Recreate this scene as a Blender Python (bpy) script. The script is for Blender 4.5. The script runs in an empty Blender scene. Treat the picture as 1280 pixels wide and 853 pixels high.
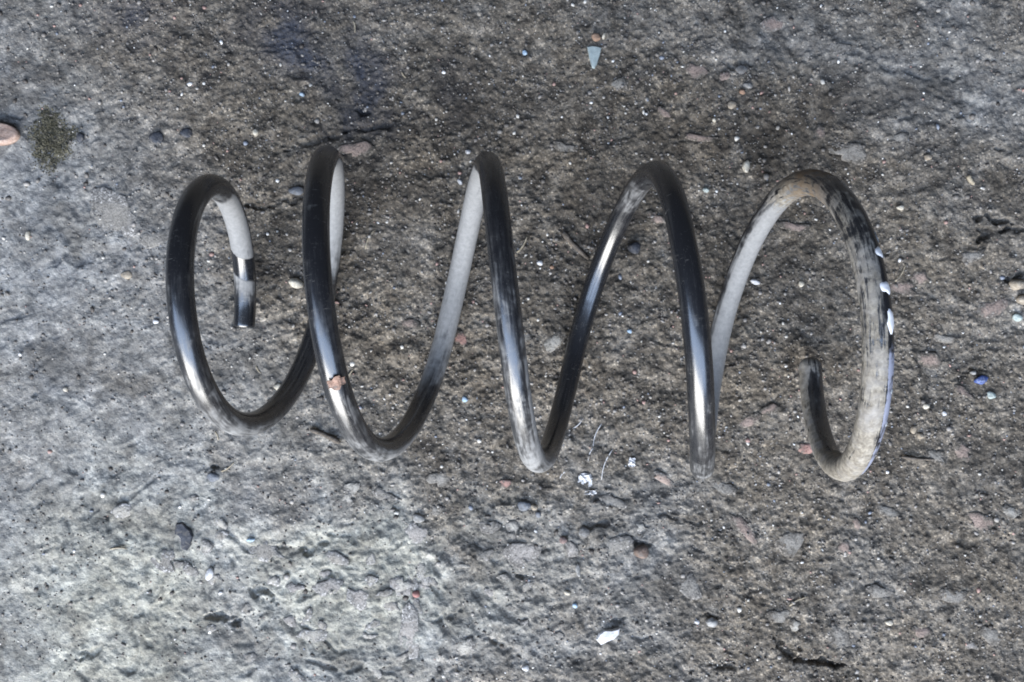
import bpy, bmesh, math, random
import numpy as np
from mathutils import Vector, Matrix

random.seed(7); RNG = np.random.default_rng(7)
S = bpy.context.scene
C = S.collection

# ------------------------------------------------------------------ camera, light, exposure
CAM_H, F_PX = 0.5933, 1178.3                      # metres above the floor, focal length in photo pixels
TX, TY = math.radians(-0.640), math.radians(-1.753)
RIGHT = Vector((math.cos(TY), -math.sin(TX) * math.sin(TY), math.cos(TX) * math.sin(TY)))
UP = Vector((0, math.cos(TX), math.sin(TX)))
FWD = Vector((math.sin(TY), math.sin(TX) * math.cos(TY), -math.cos(TX) * math.cos(TY)))
cam_d = bpy.data.cameras.new('camera'); cam = bpy.data.objects.new('camera', cam_d); C.objects.link(cam)
m = Matrix((RIGHT, UP, -FWD)).transposed().to_4x4(); m.translation = (0, 0, CAM_H); cam.matrix_world = m
cam_d.sensor_width = 36.0; cam_d.lens = F_PX / 1280 * 36.0; cam_d.clip_start = 0.01; cam_d.clip_end = 50
S.camera = cam

w = bpy.data.worlds.new('World'); S.world = w; w.use_nodes = True
bg = w.node_tree.nodes['Background']; bg.inputs[0].default_value = (0.80, 0.86, 1.0, 1); bg.inputs[1].default_value = 0.09

def area(name, loc, target, sx, sy, power, col):
    d = bpy.data.lights.new(name, 'AREA'); d.shape = 'RECTANGLE'; d.size = sx; d.size_y = sy
    d.energy = power; d.color = col
    o = bpy.data.objects.new(name, d); C.objects.link(o); o.location = loc
    o.rotation_euler = (Vector(target) - Vector(loc)).to_track_quat('-Z', 'Y').to_euler()
    return o
# daylight through the open doorway on the near-left side, bluer sky above it
area('doorway_daylight', (-0.45, -1.95, 0.95), (0, 0, 0.05), 2.3, 1.25, 114, (1.0, 0.985, 0.955))
area('sky_daylight', (-0.30, -1.45, 2.35), (0, 0, 0), 6.0, 1.7, 138, (0.53, 0.695, 1.0))

S.view_settings.view_transform = 'Standard'; S.view_settings.look = 'None'
S.view_settings.exposure = 0.12; S.view_settings.gamma = 1.0
S.render.engine = 'CYCLES'; S.cycles.filter_width = 1.8

# ------------------------------------------------------------------ helpers
def px(u, v, z=0.0):
    """where the sight line of a photo pixel meets the level z"""
    d = FWD + RIGHT * ((u - 640) / F_PX) + UP * ((426.5 - v) / F_PX)
    t = (z - CAM_H) / d.z
    return (d.x * t, d.y * t)
MM = 1.0 / 1990.0                                 # metres on the floor per photo pixel

def hash2(ix, iy, seed):
    h = (ix.astype(np.int64) * 374761393 + iy.astype(np.int64) * 668265263 + seed * 1442695041) & 0xffffffff
    h = ((h ^ (h >> 13)) * 1274126177) & 0xffffffff
    return h ^ (h >> 16)
def perlin(x, y, seed=0):
    x0 = np.floor(x); y0 = np.floor(y); fx = x - x0; fy = y - y0
    u = fx * fx * fx * (fx * (fx * 6 - 15) + 10); v = fy * fy * fy * (fy * (fy * 6 - 15) + 10)
    def g(dx, dy):
        a = (hash2(x0 + dx, y0 + dy, seed) & 1023) * (2 * math.pi / 1024)
        return np.cos(a) * (fx - dx) + np.sin(a) * (fy - dy)
    n = (g(0, 0) * (1 - u) + g(1, 0) * u) * (1 - v) + (g(0, 1) * (1 - u) + g(1, 1) * u) * v
    return n * 1.5
def fbm(x, y, scale, oct=3, seed=0, gain=.5):
    s = np.zeros_like(x); a = 1.0
    for i in range(oct):
        s += a * perlin(x * scale, y * scale, seed + i * 17); a *= gain; scale *= 2.03
    return s
def worley(x, y, scale, seed=0):
    x = x * scale; y = y * scale; x0 = np.floor(x); y0 = np.floor(y)
    d1 = np.full(x.shape, 9.0); idv = np.zeros(x.shape)
    for i in (-1, 0, 1):
        for j in (-1, 0, 1):
            h = hash2(x0 + i, y0 + j, seed)
            cx = x0 + i + (h & 255) / 255.0; cy = y0 + j + ((h >> 8) & 255) / 255.0
            d = (x - cx) ** 2 + (y - cy) ** 2
            m = d < d1; d1 = np.where(m, d, d1); idv = np.where(m, ((h >> 16) & 255) / 255.0, idv)
    return np.sqrt(d1), idv
def sstep(a, b, x):
    t = np.clip((x - a) / (b - a), 0, 1); return t * t * (3 - 2 * t)

def mat(name):
    m = bpy.data.materials.new(name); m.use_nodes = True
    nt = m.node_tree; b = nt.nodes['Principled BSDF']
    return m, nt, b
def N(nt, typ, **kw):
    n = nt.nodes.new(typ)
    for k, v in kw.items():
        if k.startswith('i_'): n.inputs[int(k[2:]) if k[2:].isdigit() else k[2:]].default_value = v
        else: setattr(n, k, v)
    return n
def L(nt, a, b): nt.links.new(a, b)
def mixc(nt, fac, a, b, blend='MIX'):
    n = nt.nodes.new('ShaderNodeMix'); n.data_type = 'RGBA'; n.blend_type = blend
    for s, v in ((n.inputs[0], fac), (n.inputs[6], a), (n.inputs[7], b)):
        if hasattr(v, 'links'): L(nt, v, s)
        elif isinstance(v, (int, float)): s.default_value = v
        else: s.default_value = (*v, 1) if len(v) == 3 else v
    return n.outputs[2]
def math_(nt, op, a, b=None, c=None, clamp=False):
    n = nt.nodes.new('ShaderNodeMath'); n.operation = op; n.use_clamp = clamp
    for i, v in enumerate((a, b, c)):
        if v is None: continue
        if hasattr(v, 'links'): L(nt, v, n.inputs[i])
        else: n.inputs[i].default_value = v
    return n.outputs[0]
def ramp(nt, fac, stops, interp='LINEAR'):
    n = nt.nodes.new('ShaderNodeValToRGB'); n.color_ramp.interpolation = interp
    e = n.color_ramp.elements
    while len(e) < len(stops): e.new(0.5)
    for k, (p, c) in zip(e, stops):
        k.position = p; k.color = (*c, 1) if not isinstance(c, (int, float)) else (c, c, c, 1)
    L(nt, fac, n.inputs[0]); return n.outputs[0]
def noise(nt, co, scale, detail=3, rough=.55, dist=0):
    n = N(nt, 'ShaderNodeTexNoise'); n.inputs['Scale'].default_value = scale
    n.inputs['Detail'].default_value = detail; n.inputs['Roughness'].default_value = rough
    n.inputs['Distortion'].default_value = dist; L(nt, co, n.inputs['Vector']); return n

# ------------------------------------------------------------------ the floor: one sheet of worn concrete under trodden dirt
def axis(lo, hi, step, far, n):
    core = np.arange(lo, hi + step / 2, step)
    g = step * 1.0; out = []; a = hi
    k = (far / step) ** (1.0 / n)
    t = np.linspace(0, 1, n + 1)[1:]
    up = hi + (far - hi) * (t ** 3.2) + t * 0.02
    dn = lo - ((far + lo) * (t ** 3.2) + t * 0.02)
    return np.concatenate([dn[::-1], core, up])
GX = axis(-0.375, 0.375, 0.00072, 3.0, 40)
GY = axis(-0.255, 0.255, 0.00072, 3.0, 40)
X, Y = np.meshgrid(GX, GY)

# where the cleaner concrete shows (left and lower left, upper right) and where the dirt lies thick
def blob(u, v, ru, rv, ang=0):
    cx, cy = px(u, v); ca, sa = math.cos(ang), math.sin(ang)
    dx = X - cx; dy = Y - cy
    a = (dx * ca + dy * sa) / (ru * MM); b = (-dx * sa + dy * ca) / (rv * MM)
    return np.exp(-(a * a + b * b))
wx = X + 0.02 * fbm(X, Y, 14, 3, 5); wy = Y + 0.02 * fbm(X, Y, 14, 3, 6)
big = fbm(wx, wy, 9, 4, 11)
conc = sstep(0.02, -0.24, wx + 0.35 * (wy) * 1.0 + 0.09)          # rises to the left and lower left
conc = np.clip(0.95 * sstep(-0.06, -0.30, X + 0.55 * Y) + .30 * big - .12 * blob(330, 260, 200, 140), 0, 1)
conc = np.clip(conc + .55 * blob(430, 760, 260, 150) * (0.75 + .9 * big) + .42 * blob(1200, 90, 260, 170) * (0.8 + .7 * big)
               + .30 * blob(690, 700, 260, 110) * (.7 + big), 0, 1)
for u, v, ru, rv, k in ((620, 330, 330, 120, .55), (930, 150, 110, 50, .8), (260, 60, 170, 60, .35), (480, 150, 120, 60, .5)):
    conc = np.clip(conc - k * blob(u, v, ru, rv) * (0.8 + .8 * big), 0, 1)
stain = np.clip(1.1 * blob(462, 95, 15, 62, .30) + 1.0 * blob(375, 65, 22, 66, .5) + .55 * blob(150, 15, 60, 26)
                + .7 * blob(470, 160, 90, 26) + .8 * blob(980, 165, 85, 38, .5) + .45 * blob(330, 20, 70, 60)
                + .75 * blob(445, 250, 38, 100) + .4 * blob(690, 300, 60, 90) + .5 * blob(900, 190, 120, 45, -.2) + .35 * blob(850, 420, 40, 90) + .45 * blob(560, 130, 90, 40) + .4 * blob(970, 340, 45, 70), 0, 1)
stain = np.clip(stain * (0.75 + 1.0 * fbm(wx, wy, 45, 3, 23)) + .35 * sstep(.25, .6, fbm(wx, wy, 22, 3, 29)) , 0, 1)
worn = np.clip(.42 + .95 * blob(520, 735, 330, 150) + .40 * blob(620, 380, 420, 170) + .25 * blob(1000, 720, 300, 160) + .35 * big, .12, 1.1)
rough_k = (1 - .62 * conc) * (.45 + .55 * worn)

clods = fbm(wx, wy, 58, 4, 81)
H = 0.0009 * clods * (1 - .7 * conc) * (.4 + .6 * worn) + 0.0016 * fbm(X, Y, 7, 2, 1) + 0.0008 * fbm(wx, wy, 26, 3, 2) * (.35 + .65 * worn)
lump = fbm(wx, wy, 70, 3, 3); H += 0.00075 * lump * rough_k + .0005 * np.abs(fbm(wx, wy, 48, 2, 31)) * worn * (1 - conc * .5)
d1, id1 = worley(X + .002 * lump, Y + .002 * fbm(X, Y, 90, 2, 8), 210, 4)       # crumbs of about 5 mm
H += (np.clip(.55 - d1, 0, 1) * .0026 * (id1 > .45)) * rough_k
d2, id2 = worley(X, Y, 480, 9)                                                   # crumbs of about 2 mm
H += np.clip(.6 - d2, 0, 1) * .0014 * (id2 > .35) * (1 - .7 * conc) * (.5 + .5 * worn)
d3, id3 = worley(wx, wy, 62, 14)                                                 # broken plates of old concrete
plate = (.5 - d3) * (id3 > .55); H += np.clip(plate, 0, .28) * .0030 * (.15 + .9 * conc) * worn
tr = fbm(wx, wy, 40, 4, 71) * 3.2; fl = np.floor(tr); H += (fl + sstep(.72, 1.0, tr - fl)) * .00040 * (.25 + .4 * conc) * worn   # flaked layers
tr = fbm(X + .1, Y, 95, 3, 72) * 2.6; fl = np.floor(tr); H += (fl + sstep(.6, 1.0, tr - fl)) * .00050 * (.25 + .75 * worn)
H += fbm(X, Y, 420, 2, 15) * .00036 * (1 - .6 * conc)
pits = sstep(.38, .62, fbm(wx, wy, 55, 2, 41)); H -= .0016 * pits * (.35 + .65 * conc) * worn
KX = X + .0035 * fbm(X, Y, 95, 3, 61); KY = Y + .0035 * fbm(X, Y, 95, 3, 62); KN = fbm(X, Y, 210, 2, 19)
# holes and cracks, and one dent dug as the disc's shadow: (pixel, length, width in pixels, angle, depth in mm)
for u, v, ln, wd, an, dp in ((985, 812, 22, 6, -32, 6), (1030, 828, 34, 6, -8, 7), (1240, 275, 26, 7, -12, 6), (1268, 288, 22, 6, 8, 5),
                             (1228, 293, 9, 9, 30, 5), (278, 774, 26, 6, -4, 6), (326, 742, 22, 7, -30, 5), (465, 158, 40, 7, 5, 4),
                             (395, 175, 50, 7, 14, 4), (452, 137, 16, 6, 12, 5), (268, 588, 13, 5, 4, 5), (115, 815, 22, 8, 22, 4),
                             (775, 780, 22, 5, 12, 3.5), (798, 678, 22, 6, -10, 4), (890, 770, 12, 6, 0, 4), (745, 655, 26, 6, 18, 3.5),
                             (320, 258, 34, 5, 3, 4), (370, 248, 28, 6, 8, 4), (700, 310, 10, 30, 50, 2), (1270, 345, 18, 7, 5, 4),
                             (1213, 468, 22, 6, 12, 4), (620, 630, 30, 6, 20, 3), (1190, 97, 8, 4, 25, 3), (1250, 186, 6, 4, 0, 3),
                             (10, 148, 26, 7, 0, 2.5), (40, 493, 6, 5, 0, 3), (440, 835, 18, 7, 20, 3), (655, 720, 10, 5, 0, 3),  # first dent is added as the cast shadow of the reddish disc
                             (905, 835, 20, 5, 0, 3), (930, 745, 18, 6, 10, 2.5), (675, 690, 12, 6, 0, 3), (925, 80, 14, 6, 0, 3),
                             (850, 650, 30, 5, 160, 3), (560, 770, 24, 6, 20, 3), (620, 800, 14, 6, -20, 3), (385, 690, 20, 6, -12, 3.5)):
    ca, sa = math.cos(math.radians(an)), math.sin(math.radians(an)); cx, cy = px(u, v)
    i0, i1 = np.searchsorted(GX, (cx - .04, cx + .04)); j0, j1 = np.searchsorted(GY, (cy - .04, cy + .04)); sl = (slice(j0, j1), slice(i0, i1))
    dx = KX[sl] - cx; dy = KY[sl] - cy; e = ((dx * ca + dy * sa) / (ln * MM)) ** 2 + ((-dx * sa + dy * ca) / (wd * MM * .9)) ** 2
    H[sl] -= .75 * dp / 1000.0 * sstep(.30, .85, np.exp(-e) * (1 + .7 * KN[sl]))
# the dirt was pressed up a little round the resting coils
edge = np.clip((np.maximum(np.abs(X) - .37, np.abs(Y) - .25)) / .5, 0, 1); H *= (1 - edge * .6)
H -= 0.0012

def ground_z(x, y):
    i = min(max(int(np.searchsorted(GX, x)), 1), len(GX) - 1); j = min(max(int(np.searchsorted(GY, y)), 1), len(GY) - 1)
    return float(H[j - 1:j + 1, i - 1:i + 1].max())
def ground_z_mean(x, y, r):
    i0, i1 = np.searchsorted(GX, (x - r, x + r)); j0, j1 = np.searchsorted(GY, (y - r, y + r))
    return float(np.mean(H[j0:max(j1, j0 + 1), i0:max(i1, i0 + 1)]))

def grid_mesh(name):
    ny, nx = X.shape
    me = bpy.data.meshes.new(name); me.vertices.add(nx * ny)
    me.vertices.foreach_set('co', np.stack([X, Y, H], -1).astype(np.float32).ravel())
    idx = np.arange(nx * ny).reshape(ny, nx)
    q = np.stack([idx[:-1, :-1], idx[:-1, 1:], idx[1:, 1:], idx[1:, :-1]], -1).reshape(-1, 4)
    me.loops.add(q.size); me.loops.foreach_set('vertex_index', q.ravel().astype(np.int32))
    me.polygons.add(len(q)); me.polygons.foreach_set('loop_start', (np.arange(len(q)) * 4).astype(np.int32))
    me.polygons.foreach_set('use_smooth', np.ones(len(q), bool))
    me.update(calc_edges=True)
    return me
gm = grid_mesh('ground')
pale = np.clip(1.0 * blob(190, 790, 330, 190, .3) + .5 * blob(480, 720, 200, 120), 0, 1) * np.clip(.75 + .9 * big, 0, 1.2)
pinkn = np.clip(1.2 * blob(410, 70, 130, 90) + .8 * blob(150, 20, 90, 60), 0, 1)                # bluish oil film at the upper left
at = gm.color_attributes.new('cover', 'FLOAT_COLOR', 'POINT')
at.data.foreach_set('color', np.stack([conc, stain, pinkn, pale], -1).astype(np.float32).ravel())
ground = bpy.data.objects.new('ground', gm); C.objects.link(ground); ground['kind'] = 'structure'

def ground_material():
    m, nt, b = mat('dirty_concrete')
    co = N(nt, 'ShaderNodeTexCoord').outputs['Object']
    a = N(nt, 'ShaderNodeVertexColor', layer_name='cover'); sep = N(nt, 'ShaderNodeSeparateColor'); L(nt, a.outputs[0], sep.inputs[0])
    conc, stain, pink = sep.outputs
    n_big = noise(nt, co, 28, 5, .6); n_mid = noise(nt, co, 120, 5, .62, .4); n_fine = noise(nt, co, 620, 3, .6)
    v1 = N(nt, 'ShaderNodeTexVoronoi'); v1.inputs['Scale'].default_value = 950; L(nt, co, v1.inputs['Vector'])
    v2 = N(nt, 'ShaderNodeTexVoronoi'); v2.inputs['Scale'].default_value = 420; L(nt, co, v2.inputs['Vector'])
    s1 = N(nt, 'ShaderNodeSeparateColor'); L(nt, v1.outputs['Color'], s1.inputs[0])
    s2 = N(nt, 'ShaderNodeSeparateColor'); L(nt, v2.outputs['Color'], s2.inputs[0])
    dirt = ramp(nt, n_mid.outputs['Fac'], [(.28, (.054, .045, .036)), (.5, (.122, .106, .086)), (.72, (.222, .197, .165))])
    grain = ramp(nt, s1.outputs[0], [(.0, (.58, .57, .56)), (.5, (.96, .95, .94)), (.88, (1.25, 1.23, 1.21)), (.965, (2.6, 2.55, 2.45))], 'LINEAR')
    dirt = mixc(nt, .75, dirt, grain, 'MULTIPLY')
    concc = ramp(nt, n_mid.outputs['Fac'], [(.25, (.108, .108, .107)), (.5, (.200, .200, .197)), (.75, (.325, .322, .312))])
    palec = ramp(nt, n_mid.outputs['Fac'], [(.25, (.165, .162, .142)), (.5, (.278, .274, .240)), (.75, (.40, .394, .345))])
    concc = mixc(nt, a.outputs['Alpha'], concc, palec)
    g2 = ramp(nt, s2.outputs[1], [(0, (.66, .66, .68)), (.6, (1, 1, 1)), (1, (1.35, 1.35, 1.32))])
    concc = mixc(nt, .5, concc, g2, 'MULTIPLY'); concc = mixc(nt, .22, concc, grain, 'MULTIPLY')
    cf = math_(nt, 'MULTIPLY_ADD', n_big.outputs['Fac'], .9, -.45); cf = math_(nt, 'ADD', cf, conc)
    nf = math_(nt, 'MULTIPLY_ADD', n_fine.outputs['Fac'], .7, -.35); cf = math_(nt, 'ADD', cf, nf, clamp=True)
    col = mixc(nt, cf, dirt, concc)
    tint = ramp(nt, n_big.outputs['Color'], [(.3, (.95, .98, 1.03)), (.7, (1.05, 1.0, .92))]); col = mixc(nt, .8, col, tint, 'MULTIPLY')
    patch = ramp(nt, noise(nt, co, 17, 6, .62, .8).outputs['Fac'], [(.30, .66), (.5, 1.0), (.70, 1.25)]); col = mixc(nt, 1.0, col, patch, 'MULTIPLY')
    clod = ramp(nt, noise(nt, co, 60, 5, .7, 1.0).outputs['Fac'], [(.34, .42), (.5, 1.0), (.68, 1.28)]); col = mixc(nt, math_(nt, 'MULTIPLY_ADD', cf, -.55, .95), col, clod, 'MULTIPLY')
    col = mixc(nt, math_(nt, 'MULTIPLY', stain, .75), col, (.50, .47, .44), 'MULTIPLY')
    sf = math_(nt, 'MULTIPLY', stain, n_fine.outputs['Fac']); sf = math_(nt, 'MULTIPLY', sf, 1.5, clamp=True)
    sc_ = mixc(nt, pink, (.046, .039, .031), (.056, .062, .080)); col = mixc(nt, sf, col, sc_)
    L(nt, col, b.inputs['Base Color'])
    r = ramp(nt, s1.outputs[2], [(0, .95), (.8, .85), (.93, .6), (1, .35)]); L(nt, r, b.inputs['Roughness'])
    b.inputs['Specular IOR Level'].default_value = .35
    hgt = math_(nt, 'MULTIPLY', v1.outputs['Distance'], -1.0); hgt = math_(nt, 'ADD', hgt, n_fine.outputs['Fac'])
    bp = N(nt, 'ShaderNodeBump'); bp.inputs['Strength'].default_value = .55; bp.inputs['Distance'].default_value = .0005
    L(nt, hgt, bp.inputs['Height']); L(nt, bp.outputs[0], b.inputs['Normal'])
    return m
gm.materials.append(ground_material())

# ------------------------------------------------------------------ stone shapes and materials
def stone_mat(name, c0, c1, rough=.85, scale=260, spec=.35, bump=.8, dirt=.7):
    m, nt, b = mat(name)
    co = N(nt, 'ShaderNodeNewGeometry').outputs['Position']
    n = noise(nt, co, scale, 5, .65, .3); n2 = noise(nt, co, scale * 4, 3, .6)
    f = math_(nt, 'MULTIPLY_ADD', n2.outputs['Fac'], .6, -.3); f = math_(nt, 'ADD', f, n.outputs['Fac'])
    nd = noise(nt, co, 330, 4, .65, .5); gz = N(nt, 'ShaderNodeNewGeometry')
    col = ramp(nt, f, [(.2, tuple(k * .7 for k in c0)), (.45, c0), (.8, c1)])
    col = mixc(nt, ramp(nt, nd.outputs['Fac'], [(.50, 0.0), (.66, dirt)]), col, (.13, .12, .11))
    L(nt, col, b.inputs['Base Color'])
    b.inputs['Roughness'].default_value = rough; b.inputs['Specular IOR Level'].default_value = spec
    bp = N(nt, 'ShaderNodeBump'); bp.inputs['Strength'].default_value = bump; bp.inputs['Distance'].default_value = .0005
    L(nt, f, bp.inputs['Height']); L(nt, bp.outputs[0], b.inputs['Normal'])
    return m
MT = dict(
    grey=stone_mat('grey_stone', (.13, .125, .12), (.32, .315, .31)),
    pale=stone_mat('pale_stone', (.24, .235, .225), (.47, .465, .45)),
    pink=stone_mat('pink_stone', (.17, .12, .11), (.38, .29, .265)),
    red=stone_mat('red_stone', (.27, .13, .115), (.46, .27, .25)),
    lilac=stone_mat('lilac_grey_stone', (.17, .165, .19), (.36, .35, .39)),
    beige=stone_mat('beige_stone', (.30, .25, .19), (.50, .44, .35)),
    cream=stone_mat('cream_pebble', (.50, .45, .36), (.70, .66, .56), .6),
    brown=stone_mat('brown_pebble', (.14, .10, .08), (.30, .23, .19)),
    dark=stone_mat('dark_slate', (.030, .034, .045), (.085, .09, .105), .6),
    blueg=stone_mat('blue_grey_chip', (.12, .128, .145), (.25, .265, .29), .6),
    white=stone_mat('white_chip', (.52, .52, .53), (.76, .755, .74), .6, dirt=.35),
    glass=stone_mat('frosted_glass', (.33, .39, .39), (.45, .51, .50), .3, 90, .5, .1, dirt=.25),
    blue=stone_mat('blue_plastic', (.06, .10, .30), (.42, .47, .60), .45, 300),
    cyan=stone_mat('pale_blue_chip', (.30, .42, .55), (.48, .60, .70), .5),
    green=stone_mat('pale_green_pebble', (.34, .40, .38), (.55, .60, .57), .5),
    orange=stone_mat('orange_crumb', (.30, .19, .13), (.46, .31, .22), .7),
    rust=stone_mat('reddish_brown_disc', (.36, .25, .20), (.55, .42, .35), .65, 200, dirt=.3),
    bark=stone_mat('twig_bark', (.09, .075, .06), (.24, .20, .165), .9, 500),
    straw=stone_mat('dry_straw', (.33, .28, .20), (.52, .46, .35), .7, 500),
    leaf=stone_mat('dry_leaf', (.25, .15, .11), (.46, .31, .24), .75, 400),
)
def bedded_mat(name, c0, c1):
    m, nt, b = mat(name)
    co = N(nt, 'ShaderNodeNewGeometry').outputs['Position']; oc = N(nt, 'ShaderNodeTexCoord').outputs['Object']
    n = noise(nt, co, 190, 6, .7, .8); n2 = noise(nt, co, 800, 3, .65)
    f = math_(nt, 'MULTIPLY_ADD', n2.outputs['Fac'], .8, -.4); f = math_(nt, 'ADD', f, n.outputs['Fac'])
    c0 = (c0[0], c0[1] * .95, c0[2] * .87); c1 = (c1[0], c1[1] * .95, c1[2] * .87)
    col = ramp(nt, f, [(.25, tuple(k * .55 for k in c0)), (.5, tuple((a + q) / 2 for a, q in zip(c0, c1))), (.8, c1)])
    ln = N(nt, 'ShaderNodeVectorMath', operation='LENGTH'); mp = N(nt, 'ShaderNodeMapping'); mp.inputs['Scale'].default_value = (1, 1, 0)
    L(nt, oc, mp.inputs[0]); L(nt, mp.outputs[0], ln.inputs[0])
    nb = noise(nt, co, 110, 4, .65, .5)
    d = math_(nt, 'MULTIPLY_ADD', nb.outputs['Fac'], 2.4, -1.2); d = math_(nt, 'ADD', d, ln.outputs['Value']); d = math_(nt, 'ADD', d, math_(nt, 'MULTIPLY_ADD', n2.outputs['Fac'], 1.2, -.6))
    mr = N(nt, 'ShaderNodeMapRange', interpolation_type='SMOOTHSTEP'); L(nt, d, mr.inputs[0]); mr.inputs[1].default_value = .25; mr.inputs[2].default_value = .95
    oi = N(nt, 'ShaderNodeObjectInfo')                               # the dirt of its surroundings lies over the rim
    v1 = N(nt, 'ShaderNodeTexVoronoi'); v1.inputs['Scale'].default_value = 950; L(nt, co, v1.inputs['Vector'])
    s1 = N(nt, 'ShaderNodeSeparateColor'); L(nt, v1.outputs['Color'], s1.inputs[0])
    g = ramp(nt, s1.outputs[0], [(0, .35), (.5, .92), (.86, 1.45), (.95, 2.6)])
    dirt = mixc(nt, .8, oi.outputs['Color'], g, 'MULTIPLY')
    L(nt, mixc(nt, mr.outputs[0], col, dirt), b.inputs['Base Color'])
    b.inputs['Roughness'].default_value = .9; b.inputs['Specular IOR Level'].default_value = .3
    bp = N(nt, 'ShaderNodeBump'); bp.inputs['Strength'].default_value = .9; bp.inputs['Distance'].default_value = .0009
    L(nt, f, bp.inputs['Height']); L(nt, bp.outputs[0], b.inputs['Normal'])
    return m
BM = dict(grey=bedded_mat('bedded_grey_stone', (.15, .147, .142), (.34, .335, .33)), pale=bedded_mat('bedded_pale_stone', (.26, .258, .25), (.50, .495, .48)),
          pink=bedded_mat('bedded_pink_stone', (.19, .155, .145), (.38, .31, .29)), red=bedded_mat('bedded_red_stone', (.27, .16, .145), (.46, .30, .28)),
          lilac=bedded_mat('bedded_lilac_stone', (.20, .195, .197), (.42, .41, .415)))
def mesh_from(name, verts, faces, smooth=True):
    me = bpy.data.meshes.new(name); me.from_pydata([tuple(v) for v in verts], [], faces); me.update()
    if smooth: me.polygons.foreach_set('use_smooth', [True] * len(me.polygons))
    return me
def slab_mesh(name, seed, n=11, jag=.22, dome=.35):
    """a broken flat stone: jagged outline, bevelled rim, uneven top (about 45 triangles)"""
    r = random.Random(seed); an = sorted((i + r.uniform(-.32, .32)) / n * 2 * math.pi for i in range(n))
    p1, p2, p3 = (r.uniform(0, 6.3) for _ in range(3))
    rr = [(1 + r.uniform(-jag, jag) * .7 + .2 * math.sin(2 * a + p1) + .16 * math.sin(3 * a + p2)) * (1 if r.random() > .2 else .72) for a in an]
    V = []; F = []
    for k, (s, z) in enumerate(((1.0, -1.0), (.96, .25), (.72, .85))):
        for a, q in zip(an, rr):
            e = s * q * (1 + (r.uniform(-.05, .05) if k else 0))
            V.append((e * math.cos(a), e * math.sin(a), z + (r.uniform(-dome, dome) * .5 if k else 0)))
    V.append((r.uniform(-.2, .2), r.uniform(-.2, .2), 1 + r.uniform(-.2, .3)))
    for k in range(2):
        for i in range(n):
            j = (i + 1) % n; F.append((k * n + i, k * n + j, (k + 1) * n + j, (k + 1) * n + i))
    for i in range(n): F.append((2 * n + i, 2 * n + (i + 1) % n, 3 * n))
    return mesh_from(name, V, F)
def pebble_mesh(name, seed, lump=.18, sub=3, facet=0):
    bm = bmesh.new(); bmesh.ops.create_icosphere(bm, subdivisions=sub, radius=1)
    r = random.Random(seed)
    dirs = [(Vector((r.gauss(0, 1), r.gauss(0, 1), r.gauss(0, 1))).normalized(), r.uniform(.55, .95)) for _ in range(9)]
    ph = [r.uniform(0, 6.3) for _ in range(6)]
    for v in bm.verts:
        d = v.co.normalized(); k = 1.0
        if facet:
            for n_, h in dirs:
                t = d.dot(n_)
                if t > .05: k = min(k, (1 - facet) + facet * h / t)
        k += lump * (math.sin(2.3 * d.x + ph[0]) * math.sin(2.7 * d.y + ph[1]) + .5 * math.sin(4.9 * d.z + ph[2] + 3 * d.x) + .3 * math.sin(8 * d.y + ph[3] + 5 * d.x)) * .6
        v.co = d * k
    me = bpy.data.meshes.new(name); bm.to_mesh(me); bm.free()
    me.polygons.foreach_set('use_smooth', [True] * len(me.polygons)); return me
SLAB = [slab_mesh('stone', 100 + i, 9 + i % 3, .16 + .04 * (i % 4), .9) for i in range(16)]
def with_mat(me, m):
    key = me.name + '/' + m.name
    if key not in _cache:
        c = me.copy(); c.materials.clear(); c.materials.append(m); _cache[key] = c
    return _cache[key]
_cache = {}
def put(name, me, u, v, ru, rv, h, ang=0, tilt=(0, 0), sink=.35, parent=None, lift=None, z=None):
    x, y = px(u, v)
    o = bpy.data.objects.new(name, me); C.objects.link(o)
    gz = ground_z_mean(x, y, max(ru, rv) * MM * .6) if z is None else z
    o.location = (x, y, gz + h * MM * (1 - 2 * sink) if lift is None else gz + lift)
    o.scale = (ru * MM, rv * MM, h * MM)
    o.rotation_euler = (math.radians(tilt[0]), math.radians(tilt[1]), math.radians(-ang))
    if parent: o.parent = parent
    return o
def tag(o, label, cat, group=None):
    o['label'] = label; o['category'] = cat
    if group: o['group'] = group
    return o

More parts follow.
